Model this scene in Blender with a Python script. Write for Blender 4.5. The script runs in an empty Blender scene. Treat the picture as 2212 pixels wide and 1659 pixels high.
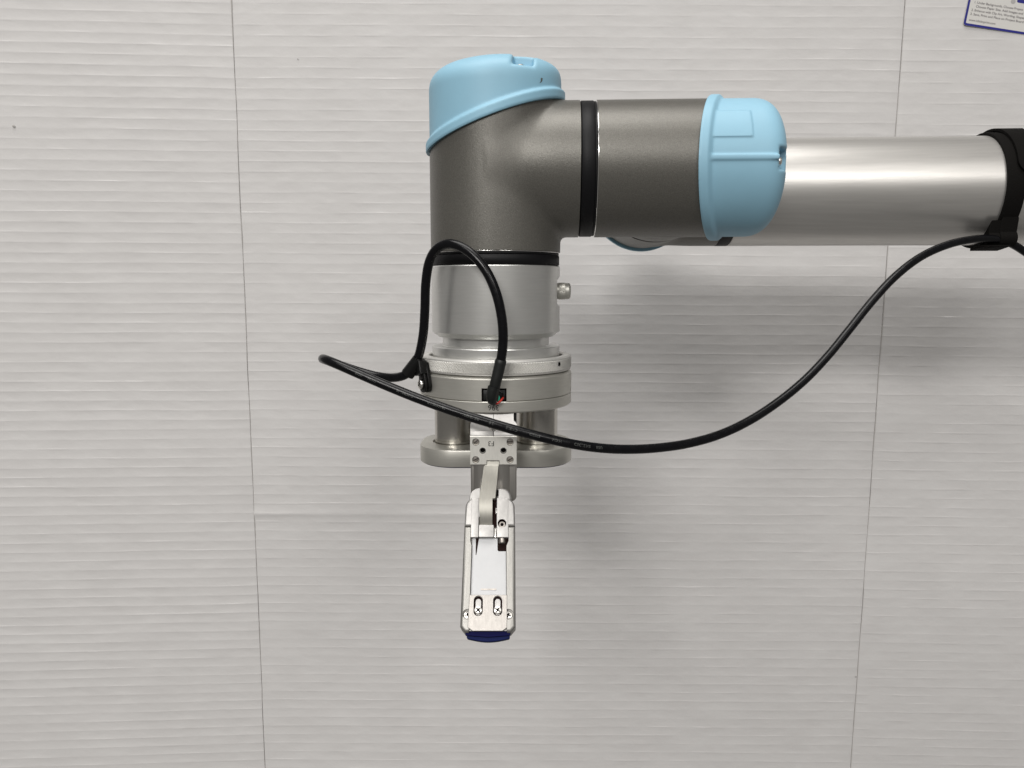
import bpy, bmesh, math, random
import numpy as np
from mathutils import Vector, Matrix

random.seed(7)
np.random.seed(7)
MM = 0.001
D = bpy.data
SC = bpy.context.scene
COL = SC.collection

# ------------------------------------------------------------------ camera
cam_d = D.cameras.new("camera")
cam_d.sensor_width = 36.0
cam_d.lens = 36.0 * 1660.0 / 2212.0
cam_d.clip_start = 0.01
cam_d.clip_end = 100.0
cam = D.objects.new("camera", cam_d)
COL.objects.link(cam)
cam.location = (0, 0, 0)
cam.rotation_euler = (math.radians(90.0 - 7.278), 0, 0)
SC.camera = cam

# ------------------------------------------------------------------ light
W_ = D.worlds.new("World")
SC.world = W_
W_.use_nodes = True
bg = W_.node_tree.nodes["Background"]
bg.inputs[0].default_value = (1.0, 0.965, 0.92, 1)
bg.inputs[1].default_value = 0.165


def area_lamp(name, loc, target, sx, sy, power, color):
    l = D.lights.new(name, 'AREA')
    l.shape = 'RECTANGLE'
    l.size, l.size_y = sx, sy
    l.energy = power
    l.color = color
    o = D.objects.new(name, l)
    COL.objects.link(o)
    o.location = loc
    d = Vector(target) - Vector(loc)
    o.rotation_euler = d.to_track_quat('-Z', 'Y').to_euler()
    return o


# ceiling fixtures of the room: they hang level, over and behind the camera
area_lamp("ceiling_lamp", (-1.05, -3.2, 1.8), (-1.05, -3.2, 0), 1.2, 1.2, 172, (1.0, 0.975, 0.945))
area_lamp("ceiling_lamp", (1.35, -3.2, 1.8), (1.35, -3.2, 0), 1.2, 1.2, 62, (1.0, 0.975, 0.945))
area_lamp("ceiling_lamp", (-0.9, -1.3, 1.8), (-0.9, -1.3, 0), 1.2, 0.9, 15, (1.0, 0.975, 0.945))
area_lamp("ceiling_lamp", (1.1, -1.3, 1.8), (1.1, -1.3, 0), 1.2, 0.9, 6, (1.0, 0.975, 0.945))
area_lamp("ceiling_lamp", (-0.2, 0.15, 1.8), (-0.2, 0.15, 0), 1.5, 1.0, 29, (1.0, 0.975, 0.945))

SC.view_settings.view_transform = 'Standard'
SC.view_settings.look = 'None'
SC.view_settings.exposure = 0.0
SC.view_settings.gamma = 1.0
try:
    SC.cycles.max_bounces = 8
except Exception:
    pass


# ------------------------------------------------------------------ helpers
def thing(name, label, cat, loc=(0, 0, 0), group=None):
    o = D.objects.new(name, None)
    o.empty_display_size = 0.02
    COL.objects.link(o)
    o.location = loc
    o['label'] = label
    o['category'] = cat
    if group:
        o['group'] = group
    return o


def tag(o, label, cat):
    o['label'] = label
    o['category'] = cat
    return o


def finish(name, me, mat, parent=None, smooth=True, angle=35, label=None):
    o = D.objects.new(name, me)
    COL.objects.link(o)
    if mat is not None:
        me.materials.clear()
        me.materials.append(mat)
    if parent is not None:
        # geometry is written in world space, so undo the parents' offsets
        base = Vector((0, 0, 0))
        p = parent
        while p is not None:
            base += p.location
            p = p.parent
        o.parent = parent
        o.location = -base
    if smooth:
        for p in me.polygons:
            p.use_smooth = True
        if angle is not None:
            b = bmesh.new()
            b.from_mesh(me)
            lim = math.radians(angle)
            for e in b.edges:
                if len(e.link_faces) == 2:
                    e.smooth = e.calc_face_angle(0.0) < lim
            b.to_mesh(me)
            b.free()
    if label:
        o['label'] = label
    return o


def pts_mesh(name, verts, faces):
    """verts in millimetres, world axes"""
    me = D.meshes.new(name)
    v = np.asarray(verts, dtype=float) * MM
    me.from_pydata([tuple(x) for x in v], [], [tuple(int(i) for i in f) for f in faces])
    me.update()
    return me


def frame(o, ax, ay, az):
    """4x4 in mm from origin and axes"""
    m = Matrix.Identity(4)
    for i, a in enumerate((ax, ay, az)):
        a = Vector(a).normalized()
        for k in range(3):
            m[k][i] = a[k]
    for k in range(3):
        m[k][3] = o[k]
    return m


def xf(M, v):
    v = np.asarray(v, dtype=float)
    A = np.array([[M[i][j] for j in range(4)] for i in range(4)])
    return v @ A[:3, :3].T + A[:3, 3]


def recalc(me):
    b = bmesh.new()
    b.from_mesh(me)
    bmesh.ops.recalc_face_normals(b, faces=b.faces)
    b.to_mesh(me)
    b.free()
    return me


def lathe(name, prof, M, seg=96, a0=0.0, a1=2 * math.pi):
    """prof: list of (radius, height) about local z of frame M"""
    full = abs(a1 - a0 - 2 * math.pi) < 1e-6
    n = seg if full else seg + 1
    v, f = [], []
    for (r, h) in prof:
        for k in range(n):
            a = a0 + (a1 - a0) * k / seg
            v.append((r * math.cos(a), r * math.sin(a), h))
    for i in range(len(prof) - 1):
        for k in range(seg):
            k2 = (k + 1) % n
            f.append((i * n + k, i * n + k2, (i + 1) * n + k2, (i + 1) * n + k))
    me = pts_mesh(name, xf(M, v), f)
    b = bmesh.new()
    b.from_mesh(me)
    bmesh.ops.remove_doubles(b, verts=b.verts, dist=1e-7)
    bmesh.ops.dissolve_degenerate(b, edges=b.edges, dist=1e-8)
    bmesh.ops.recalc_face_normals(b, faces=b.faces)
    b.to_mesh(me)
    b.free()
    return me


def prism(name, poly, z0, z1, M, bevel=0.0, bseg=2, bevel_which='all'):
    """polygon in local xy extruded from z0 to z1 of frame M (mm)"""
    b = bmesh.new()
    vs = [b.verts.new((x, y, z0)) for x, y in poly]
    fa = b.faces.new(vs)
    r = bmesh.ops.extrude_face_region(b, geom=[fa])
    up = [g for g in r['geom'] if isinstance(g, bmesh.types.BMVert)]
    for v in up:
        v.co.z = z1
    bmesh.ops.recalc_face_normals(b, faces=b.faces)
    if bevel > 0:
        zt = max(z0, z1)
        if bevel_which == 'top':
            es = [e for e in b.edges if all(abs(v.co.z - zt) < 1e-5 for v in e.verts)]
        elif bevel_which == 'caps':
            es = [e for e in b.edges if abs(e.verts[0].co.z - e.verts[1].co.z) < 1e-5]
        else:
            es = [e for e in b.edges if e.calc_face_angle(0) > 0.5]
        bmesh.ops.bevel(b, geom=es, offset=bevel, segments=bseg, profile=0.5, affect='EDGES', clamp_overlap=True)
    for v in b.verts:
        p = M @ v.co
        v.co = p * MM
    bmesh.ops.recalc_face_normals(b, faces=b.faces)
    me = D.meshes.new(name)
    b.to_mesh(me)
    b.free()
    return me


def rect(x0, x1, y0, y1):
    return [(x0, y0), (x1, y0), (x1, y1), (x0, y1)]


def round_rect(x0, x1, y0, y1, r, n=8, corners=(1, 1, 1, 1)):
    p = []
    cs = [(x1 - r, y1 - r, 0), (x0 + r, y1 - r, 90), (x0 + r, y0 + r, 180), (x1 - r, y0 + r, 270)]
    sq = [(x1, y1), (x0, y1), (x0, y0), (x1, y0)]
    for i, (cx, cy, a) in enumerate(cs):
        if corners[i]:
            for k in range(n + 1):
                t = math.radians(a + 90.0 * k / n)
                p.append((cx + r * math.cos(t), cy + r * math.sin(t)))
        else:
            p.append(sq[i])
    return p


def circle(cx, cy, r, n=32):
    return [(cx + r * math.cos(2 * math.pi * k / n), cy + r * math.sin(2 * math.pi * k / n)) for k in range(n)]


def obround(cx, y0, y1, r, n=12):
    p = []
    for k in range(n + 1):
        t = math.pi * k / n
        p.append((cx + r * math.cos(t), y1 - r + r * math.sin(t)))
    for k in range(n + 1):
        t = math.pi + math.pi * k / n
        p.append((cx + r * math.cos(t), y0 + r + r * math.sin(t)))
    return p


def cut(me, cutters):
    """boolean difference, evaluated at once; cutters are meshes in metres"""
    o = D.objects.new("tmp_cut", me)
    COL.objects.link(o)
    tmp = []
    for c in cutters:
        co = D.objects.new("tmp_cutter", c)
        COL.objects.link(co)
        m = o.modifiers.new("b", 'BOOLEAN')
        m.operation = 'DIFFERENCE'
        m.solver = 'EXACT'
        m.object = co
        tmp.append(co)
    dg = bpy.context.evaluated_depsgraph_get()
    dg.update()
    new = D.meshes.new_from_object(o.evaluated_get(dg))
    D.objects.remove(o)
    for co in tmp:
        D.objects.remove(co)
    return new


def join(meshes, name):
    b = bmesh.new()
    for m in meshes:
        b.from_mesh(m)
    me = D.meshes.new(name)
    b.to_mesh(me)
    b.free()
    return me


def text_mesh(name, body, size, extrude=0.0, align='CENTER', spacing=1.0, off=0.0):
    """text in local xy, size in mm, centred vertically on cap height; returns verts(mm), faces"""
    cu = D.curves.new("tmp_text", 'FONT')
    cu.body = body
    cu.size = size
    cu.align_x = align
    cu.align_y = 'CENTER'
    cu.space_character = spacing
    cu.resolution_u = 3
    cu.offset = off
    o = D.objects.new("tmp_text", cu)
    COL.objects.link(o)
    dg = bpy.context.evaluated_depsgraph_get()
    dg.update()
    me = D.meshes.new_from_object(o.evaluated_get(dg))
    D.objects.remove(o)
    D.curves.remove(cu)
    v = np.array([tuple(x.co) for x in me.vertices])
    f = [tuple(p.vertices) for p in me.polygons]
    D.meshes.remove(me)
    return v, f


# ---- signed distance surfaces (for the cast housings and the moulded caps)
def surface_nets(fn, lo, hi, h):
    xs = [np.arange(lo[i], hi[i] + h, h) for i in range(3)]
    X, Y, Z = np.meshgrid(*xs, indexing='ij')
    V = fn(X, Y, Z)
    nx, ny, nz = V.shape
    S = V < 0
    acc = np.zeros((nx - 1, ny - 1, nz - 1, 3))
    cnt = np.zeros((nx - 1, ny - 1, nz - 1))
    cor = [(i, j, k) for i in (0, 1) for j in (0, 1) for k in (0, 1)]

    def sub(A, c):
        return A[c[0]:nx - 1 + c[0], c[1]:ny - 1 + c[1], c[2]:nz - 1 + c[2]]
    for a in cor:
        for ax in range(3):
            if a[ax] == 0:
                b = list(a)
                b[ax] = 1
                va, vb = sub(V, a), sub(V, b)
                m = (va < 0) != (vb < 0)
                t = np.where(m, va / np.where(m, va - vb, 1), 0)
                p = np.zeros(va.shape + (3,))
                for q in range(3):
                    p[..., q] = a[q]
                p[..., ax] += t
                acc += p * m[..., None]
                cnt += m
    on = cnt > 0
    idx = -np.ones(on.shape, dtype=int)
    idx[on] = np.arange(on.sum())
    base = np.stack(np.nonzero(on), 1)
    verts = (base + acc[on] / cnt[on][:, None]) * h + np.array(lo)
    faces = []
    for ax in range(3):
        o1, o2 = [(1, 2), (2, 0), (0, 1)][ax]
        sl = [slice(1, n - 1) for n in V.shape]
        sa, sb = list(sl), list(sl)
        sa[ax] = slice(0, V.shape[ax] - 1)
        sb[ax] = slice(1, V.shape[ax])
        A, B = S[tuple(sa)], S[tuple(sb)]
        for flip in (False, True):
            m = (A & ~B) if not flip else (~A & B)
            ii = np.stack(np.nonzero(m), 1)
            if len(ii) == 0:
                continue
            off = np.ones(3, dtype=int)
            off[ax] = 0
            ii = ii + off
            e1 = np.zeros(3, dtype=int); e1[o1] = 1
            e2 = np.zeros(3, dtype=int); e2[o2] = 1
            q = [ii - e1 - e2, ii - e2, ii, ii - e1]
            q = [idx[t[:, 0], t[:, 1], t[:, 2]] for t in q]
            if flip:
                q = q[::-1]
            faces.append(np.stack(q, 1))
    faces = np.concatenate(faces)
    faces = faces[(faces >= 0).all(1)]
    for _ in range(5):
        e = 0.02
        x, y, z = verts.T
        d = fn(x, y, z)
        g = np.stack([fn(x + e, y, z) - fn(x - e, y, z), fn(x, y + e, z) - fn(x, y - e, z),
                      fn(x, y, z + e) - fn(x, y, z - e)], 1) / (2 * e)
        g2 = (g ** 2).sum(1) + 1e-6
        verts = verts - g * np.clip(d / g2, -h * .5, h * .5)[:, None]
    return verts, faces


def smin(a, b, k):
    hh = np.clip(k - np.abs(a - b), 0, None) / k
    return np.minimum(a, b) - hh * hh * k * .25


def smax(a, b, k):
    return -smin(-a, -b, k)


def sstep(x, a, b):
    t = np.clip((x - a) / (b - a), 0, 1)
    return t * t * (3 - 2 * t)


def bisect(me, cuts, fill=True):
    """cuts: (point mm, normal) keep the side opposite to the normal"""
    b = bmesh.new()
    b.from_mesh(me)
    for co, no in cuts:
        r = bmesh.ops.bisect_plane(b, geom=b.verts[:] + b.edges[:] + b.faces[:], plane_co=Vector(co) * MM,
                                   plane_no=Vector(no), clear_outer=True, dist=1e-7)
        if fill:
            es = [e for e in r['geom_cut'] if isinstance(e, bmesh.types.BMEdge) and e.is_boundary]
            try:
                bmesh.ops.holes_fill(b, edges=es, sides=0)
            except Exception:
                pass
    bmesh.ops.recalc_face_normals(b, faces=b.faces)
    b.to_mesh(me)
    b.free()
    return me


# ------------------------------------------------------------------ materials
def mat_new(name):
    m = D.materials.new(name)
    m.use_nodes = True
    n = m.node_tree.nodes
    return m, n, m.node_tree.links, n["Principled BSDF"]


def ramp_mix(n, l, fac, c0, c1, p0=0.0, p1=1.0):
    r = n.new('ShaderNodeValToRGB')
    r.color_ramp.elements[0].position = p0
    r.color_ramp.elements[0].color = (*c0, 1)
    r.color_ramp.elements[1].position = p1
    r.color_ramp.elements[1].color = (*c1, 1)
    l.new(fac, r.inputs[0])
    return r.outputs[0]


def noise(n, l, scale, detail=3, vec=None, stretch=None, rough=0.5):
    t = n.new('ShaderNodeTexNoise')
    t.inputs['Scale'].default_value = scale
    t.inputs['Detail'].default_value = detail
    t.inputs['Roughness'].default_value = rough
    tc = n.new('ShaderNodeTexCoord')
    src = tc.outputs['Object']
    if stretch:
        mp = n.new('ShaderNodeMapping')
        mp.inputs['Scale'].default_value = stretch
        l.new(src, mp.inputs[0])
        src = mp.outputs[0]
    l.new(src, t.inputs['Vector'])
    return t.outputs['Fac']


def simple(name, col, rough, metal=0.0, nscale=0, namp=0.08, bump=0.0, bscale=600, spec=0.5, stretch=None, rvar=0.0):
    m, n, l, p = mat_new(name)
    p.inputs['Base Color'].default_value = (*col, 1)
    p.inputs['Roughness'].default_value = rough
    p.inputs['Metallic'].default_value = metal
    p.inputs['Specular IOR Level'].default_value = spec
    if nscale:
        f = noise(n, l, nscale, 4, stretch=stretch)
        c0 = tuple(c * (1 - namp) for c in col)
        c1 = tuple(min(1, c * (1 + namp)) for c in col)
        l.new(ramp_mix(n, l, f, c0, c1, .3, .7), p.inputs['Base Color'])
        if rvar:
            mr = n.new('ShaderNodeMapRange')
            mr.inputs['From Min'].default_value = .3
            mr.inputs['From Max'].default_value = .7
            mr.inputs['To Min'].default_value = rough - rvar
            mr.inputs['To Max'].default_value = rough + rvar
            l.new(f, mr.inputs[0])
            l.new(mr.outputs[0], p.inputs['Roughness'])
    if bump:
        f = noise(n, l, bscale, 2, stretch=stretch)
        b = n.new('ShaderNodeBump')
        b.inputs['Strength'].default_value = bump
        b.inputs['Distance'].default_value = 0.0004
        l.new(f, b.inputs['Height'])
        l.new(b.outputs[0], p.inputs['Normal'])
    return m


M_ = {}


def build_materials():
    # dark grey metallic paint with fine flakes
    m, n, l, p = mat_new("grey_metallic_paint")
    f = noise(n, l, 2600, 2)
    l.new(ramp_mix(n, l, f, (.112, .108, .096), (.160, .154, .138), .35, .65), p.inputs['Base Color'])
    p.inputs['Metallic'].default_value = .42
    p.inputs['Roughness'].default_value = .37
    b = n.new('ShaderNodeBump')
    b.inputs['Strength'].default_value = .34
    b.inputs['Distance'].default_value = .0003
    l.new(noise(n, l, 2900, 2), b.inputs['Height'])
    l.new(b.outputs[0], p.inputs['Normal'])
    M_['grey'] = m
    # blue moulded plastic
    M_['blue'] = simple("light_blue_plastic", (.272, .490, .622), .5, nscale=55, namp=.03, bump=.03, bscale=1500, spec=.4)
    M_['scuff'] = simple("dark_scuff", (.09, .10, .09), .7)
    M_['rubber'] = simple("black_seal", (.006, .006, .007), .5, bump=.15, bscale=1500, spec=.2)
    M_['cable'] = simple("black_cable_jacket", (.003, .003, .004), .26, bump=.03, bscale=500, spec=.28, nscale=300, namp=.2, rvar=.06)
    M_['sleeve'] = simple("shrink_tube_black", (.006, .007, .0065), .5, bump=.2, bscale=700)
    M_['clip'] = simple("black_nylon", (.004, .004, .004), .4, spec=.3)
    M_['strap'] = simple("black_woven_strap", (.0055, .005, .0045), .85, bump=.6, bscale=1300, spec=.1)
    M_['black'] = simple("recess_shade", (.004, .0035, .0035), .9, spec=.05)  # near-black colour paints the shade inside holes and recesses
    M_['print'] = simple("black_print", (.012, .012, .012), .6)
    M_['grey_print'] = simple("faded_grey_print", (.085, .09, .085), .5)
    M_['chrome'] = simple("polished_steel", (.85, .84, .82), .18, 1.0)

    def alu(name, col, rough, aniso, axis, nsc=260, namp=.06, stretch=None, bump=.05, metal=1.0):
        m, n, l, p = mat_new(name)
        p.inputs['Metallic'].default_value = metal
        p.inputs['Roughness'].default_value = rough
        p.inputs['Anisotropic'].default_value = aniso
        if aniso > 0:
            tg = n.new('ShaderNodeTangent')
            tg.direction_type = 'RADIAL'
            tg.axis = axis
            l.new(tg.outputs[0], p.inputs['Tangent'])
        f = noise(n, l, nsc, 4, stretch=stretch)
        c0 = tuple(c * (1 - namp) for c in col)
        c1 = tuple(min(1, c * (1 + namp)) for c in col)
        l.new(ramp_mix(n, l, f, c0, c1, .3, .7), p.inputs['Base Color'])
        if bump:
            b = n.new('ShaderNodeBump')
            b.inputs['Strength'].default_value = bump
            b.inputs['Distance'].default_value = .0002
            l.new(noise(n, l, nsc * 3, 2, stretch=stretch), b.inputs['Height'])
            l.new(b.outputs[0], p.inputs['Normal'])
        return m
    M_['tube'] = alu("brushed_aluminium_tube", (.62, .605, .58), .38, .0, 'X', 420, .05, (.04, 1, 1), .10, .8)
    M_['coupler'] = alu("turned_aluminium", (.71, .71, .69), .32, .0, 'Z', 160, .03, (.5, .5, 6), .04, .82)
    M_['body'] = alu("anodised_aluminium", (.56, .55, .505), .42, .0, 'Z', 200, .04, (.6, .6, 6), .05, .75)
    M_['knurl'] = alu("knurled_aluminium", (.68, .672, .645), .50, .0, 'Z', 200, .03, None, .0, .7)
    M_['steel'] = alu("ground_steel", (.60, .58, .545), .30, .0, 'Z', 300, .05, (6, 6, .3), .06)
    M_['post'] = alu("ground_steel_post", (.60, .58, .54), .26, .0, 'Z', 260, .05, (6, 6, .2), .04)
    M_['finger'] = alu("milled_aluminium", (.36, .352, .333), .5, .0, 'Z', 300, .05, (4, 1, 1), .10, .85)
    M_['cheek'] = alu("bright_milled_aluminium", (.42, .412, .40), .48, .0, 'Z', 420, .05, (1.5, 1.5, 1.5), .16, .8)
    M_['inlay'] = alu("satin_inlay", (.40, .404, .41), .5, .0, 'Z', 120, .03, None, .04, .85)
    M_['clampm'] = alu("scratched_clamp_plate", (.39, .372, .35), .45, .0, 'Z', 340, .09, (3, 1, .6), .16, .9)
    M_['plate'] = alu("face_plate_aluminium", (.84, .825, .77), .42, .0, 'Z', 300, .04, (4, 1, 1), .06, .6)
    M_['spring'] = alu("spring_steel", (.27, .262, .236), .42, .0, 'Z', 300, .05, (6, 1, 1), .06)
    M_['screw'] = simple("screw_steel", (.78, .76, .72), .3, 1.0)
    M_['dark_screw'] = simple("dark_screw_steel", (.40, .37, .34), .42, 1.0, nscale=500, namp=.2)
    M_['gap_shade'] = simple("dark_gap_shade", (.016, .008, .007), .85, 0.0, spec=.08)  # dark brown paints shade into wells, gaps, slits and slots
    M_['navy'] = simple("navy_rubber", (.004, .005, .060), .7, spec=.15)
    M_['navy_edge'] = simple("navy_rubber_edge", (.010, .017, .085), .7, spec=.15)
    M_['green'] = simple("green_wire", (.05, .55, .36), .4)
    M_['red'] = simple("red_wire", (.55, .03, .02), .4)
    M_['label_blue'] = simple("label_blue_print", (.008, .010, .19), .5)
    M_['label_paper'] = simple("label_paper", (.62, .61, .585), .6)
    M_['label_text'] = simple("label_text_print", (.105, .09, .10), .7)
    M_['label_grey'] = simple("label_grey_print", (.40, .39, .38), .7)
    # white liner paper of the corrugated boards
    m, n, l, p = mat_new("white_liner_paper")
    f = noise(n, l, 38, 5, stretch=(.55, 1, 1.6), rough=.65)
    c = ramp_mix(n, l, f, (.582, .570, .562), (.630, .619, .611), .3, .7)
    l.new(c, p.inputs['Base Color'])
    p.inputs['Roughness'].default_value = .62
    p.inputs['Specular IOR Level'].default_value = .3
    b = n.new('ShaderNodeBump')
    b.inputs['Strength'].default_value = .25
    b.inputs['Distance'].default_value = .0006
    l.new(noise(n, l, 160, 5, stretch=(.5, 1, 1)), b.inputs['Height'])
    l.new(b.outputs[0], p.inputs['Normal'])
    M_['paper'] = m
    M_['paper_crease'] = simple("crease_speck_grey", (.40, .385, .37), .8)  # darker than the paper, for fold lines and specks


build_materials()

# ================================================================== BACKDROP BOARD
YW = 740.0


def vnoise(x, z, seed):
    """smooth 2D value noise, numpy"""
    rs = np.random.RandomState(seed)
    T = rs.rand(256, 256)
    xi, zi = np.floor(x).astype(int), np.floor(z).astype(int)
    fx, fz = x - xi, z - zi
    fx, fz = fx * fx * (3 - 2 * fx), fz * fz * (3 - 2 * fz)
    g = lambda a, b: T[a % 256, b % 256]
    return (g(xi, zi) * (1 - fx) + g(xi + 1, zi) * fx) * (1 - fz) + (g(xi, zi + 1) * (1 - fx) + g(xi + 1, zi + 1) * fx) * fz


PITCH = 9.4
Z_TOP, Z_BOT = 330.0, -584.0
US = [0.0, .035, .09, .2, .35, .5, .65, .8, .92]


def board_panel(name, xl, xr, dyl, dyr, ncol, seed, slope, amp, drop, parent, fold_z=None):
    """xl/xr: functions of z for the left/right edge; ribs run along x"""
    rows = []
    nr = int((Z_TOP - Z_BOT) / PITCH)
    for i in range(nr):
        for u in US:
            rows.append((i, u))
    rows.append((nr, 0.0))
    zi = np.array([Z_TOP - (i + u) * PITCH for i, u in rows])
    uu = np.array([u for i, u in rows])
    ri = np.array([i for i, u in rows], dtype=float)
    ss = np.linspace(0, 1, ncol + 1)
    Zg, Sg = np.meshgrid(zi, ss, indexing='ij')
    Ug = np.repeat(uu[:, None], ncol + 1, 1)
    Rg = np.repeat(ri[:, None], ncol + 1, 1)
    XL, XR = xl(Zg), xr(Zg)
    X = XL + (XR - XL) * Sg
    Zc = Zg - slope * (X - 50) + .45 * (vnoise(X / 11.0, Rg * 1.0, seed + 7) - .5) + .9 * (vnoise(X / 60.0, Rg / 2.0, seed + 8) - .5)
    # height of the liner: steps in under each flute line, then swells out again
    n1 = vnoise(X / 22.0, Rg * 1.0 + 5, seed)
    n2 = vnoise(X / 90.0, Rg / 3.0, seed + 1)
    a_broad = amp * (.42 + .6 * n2 + .45 * n1)
    a_drop = drop * np.clip((n1 - .28) * 2.0, 0.0, 1.2)
    H = a_broad * (2 * Ug - 1) ** 2
    H += a_drop * np.where(Ug < .09, np.interp(Ug, [0, .035, .09], [1, .25, 0]), 0)
    H += .35 * (vnoise(X / 140.0, Zg / 60.0, seed + 2) - .5) + .10 * (vnoise(X / 9.0, Zg / 4.0, seed + 3) - .5)
    zt = Zg
    if fold_z is not None:
        k = np.clip(1 - (X - XL) / 420.0, 0.12, 1) * (.75 + .5 * vnoise(X / 60., Zg * 0, seed + 5))
        dz = Zg - fold_z
        H += k * np.where(dz > 0, .75 * np.exp(-dz / 6.0), .75 * np.exp(-np.abs(dz) / 3.2))
    Yv = YW + dyl + (dyr - dyl) * Sg - H
    # edges turn in at the score lines
    edge = np.minimum(Sg, 1 - Sg) * (XR - XL)
    Yv += .45 * np.exp(-(edge / .9) ** 2)
    nrow, nc = X.shape
    front = np.stack([X, Yv, Zc], -1).reshape(-1, 3)
    back = front[[0, ncol, (nrow - 1) * nc, (nrow - 1) * nc + ncol]].copy()
    back[:, 1] += 6.5
    f = []
    idx = np.arange(nrow * nc).reshape(nrow, nc)
    q = np.stack([idx[:-1, :-1], idx[1:, :-1], idx[1:, 1:], idx[:-1, 1:]], -1).reshape(-1, 4)
    f = [tuple(t) for t in q]
    nb = nrow * nc
    f.append((nb, nb + 1, nb + 3, nb + 2))
    f.append((nb, nb + 2) + tuple(idx[::-1, 0]))
    f.append((nb + 3, nb + 1) + tuple(idx[:, -1]))
    f.append((nb + 1, nb) + tuple(idx[0, :]))
    f.append((nb + 2, nb + 3) + tuple(idx[-1, ::-1]))
    me = pts_mesh(name, np.concatenate([front, back]), f)
    return finish(name, me, M_['paper'], parent, angle=55)


JL = lambda z: -256.0 + 0 * z
JR = lambda z: 355.0 + (z + 119) * .0095
board = thing("display_board", "white corrugated cardboard display board with two vertical folds, behind the robot arm", "board",
              (0.05, YW * MM, Z_BOT * MM))
pl = board_panel("side_panel", lambda z: -560 + 0 * z, lambda z: JL(z) - .12, -17.5, 0, 60, 11, .004, .165, .05, board)
pc = board_panel("center_panel", lambda z: JL(z) + .12, lambda z: JR(z) - .15, 0, 0, 150, 23, .005, .10, .07, board, fold_z=-226)
pr = board_panel("side_panel", lambda z: JR(z) + .15, lambda z: 662 + 0 * z, 0, -5.5, 90, 37, .008, .065, .09, board)


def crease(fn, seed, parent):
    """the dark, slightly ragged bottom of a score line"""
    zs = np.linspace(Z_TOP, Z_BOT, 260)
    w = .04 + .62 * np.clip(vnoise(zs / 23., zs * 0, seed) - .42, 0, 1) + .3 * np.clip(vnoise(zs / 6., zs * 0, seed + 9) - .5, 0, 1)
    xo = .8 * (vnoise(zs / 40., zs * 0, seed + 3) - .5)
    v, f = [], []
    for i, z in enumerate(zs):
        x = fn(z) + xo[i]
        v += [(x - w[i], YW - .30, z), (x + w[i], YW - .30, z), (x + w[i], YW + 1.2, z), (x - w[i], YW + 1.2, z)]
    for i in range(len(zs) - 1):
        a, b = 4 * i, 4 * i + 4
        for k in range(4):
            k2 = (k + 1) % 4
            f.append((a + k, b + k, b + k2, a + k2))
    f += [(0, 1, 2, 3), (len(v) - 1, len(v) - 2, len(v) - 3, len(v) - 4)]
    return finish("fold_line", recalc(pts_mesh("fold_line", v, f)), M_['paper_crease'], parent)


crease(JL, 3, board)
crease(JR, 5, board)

# small blemishes on the paper
for (x, z, r) in ((-456, 145, 1.2), (-197, 207, .6), (350.6, -395, .9)):
    me = lathe("speck", [(0, .3), (r * .7, .25), (r, 0)], frame((x, YW - (abs(x) - 256) / 305 * 17.5 * (x < -256) - 1.3, z), (1, 0, 0), (0, 0, 1), (0, -1, 0)), 10)
    finish("speck", me, M_['paper_crease'], board)

# ---- instruction label stuck on the right panel
lab = thing("instruction_label", "white instruction label with blue border stuck crookedly on the board at the top right", "label",
            (0.4155, 0.7335, 0.2375))
LANG = math.radians(-8.4)
LM = frame((412.0, 738.1, 236.4), (math.cos(LANG), 0, math.sin(LANG)), (-math.sin(LANG), 0, math.cos(LANG)), (0, -1, 0))
LW, LH = 92.0, 66.0
finish("backing", prism("backing", round_rect(0, LW, 0, LH, 2.6), 0, .35, LM), M_['label_paper'], lab)
o_, i_ = round_rect(0, LW, 0, LH, 2.6), round_rect(2.0, LW - 2.0, 2.0, LH - 2.0, .9)
n_ = len(o_)
v_ = [(x, y, .36) for x, y in o_] + [(x, y, .36) for x, y in i_] + [(x, y, .5) for x, y in o_] + [(x, y, .5) for x, y in i_]
f_ = []
for k in range(n_):
    k2 = (k + 1) % n_
    f_ += [(2 * n_ + k, 2 * n_ + k2, 3 * n_ + k2, 3 * n_ + k), (k, k2, 2 * n_ + k2, 2 * n_ + k), (n_ + k2, n_ + k, 3 * n_ + k, 3 * n_ + k2), (k2, k, n_ + k, n_ + k2)]
finish("blue_border", recalc(pts_mesh("blue_border", xf(LM, v_), f_)), M_['label_blue'], lab)
LT = [("1. Under Backgrounds, Choose Project", 5.6, 19.8, 45.6), ("Choose Paper Size. Add Images and", 7.9, 16.4, 44.0),
      ("2. Enhance with Clip Art, Wording, Shapes", 4.6, 12.9, 49.5), ("3. Save, Print and Place on Project Board", 4.2, 9.4, 49.8),
      ("www.iclicknprint.com", 4.2, 4.2, 24.7)]
for body, x, y, wd in LT:
    v, f = text_mesh("t", body, 2.8, align='LEFT', off=.022)
    v[:, 0] *= wd / v[:, 0].max()
    v[:, 0] += x
    v[:, 1] += y + 1.0
    v[:, 2] = .42
    finish("printed_line", pts_mesh("printed_line", xf(LM, v), f), M_['label_text'], lab, smooth=False)
finish("printed_banner", prism("printed_banner", round_rect(44.0, 86, 26.2, 44, 1.5), .37, .43, LM), M_['label_blue'], lab)
finish("printed_logo", prism("printed_logo", circle(40.6, 26.6, 2.2, 20), .37, .43, LM), M_['label_grey'], lab)

# ================================================================== ROBOT ARM
OA = (-9.1, 434.0, 62.7)
YAW = math.radians(-3.0)                # the whole arm is turned slightly towards the camera
XA = (math.cos(YAW), math.sin(YAW), 0.0)
YA = (-math.sin(YAW), math.cos(YAW), 0.0)


def along(o, s=0.0, t=0.0, c=0.0):
    """point offset from o along the arm, across it and up"""
    return (o[0] + XA[0] * s + YA[0] * t, o[1] + XA[1] * s + YA[1] * t, o[2] + c)


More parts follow.
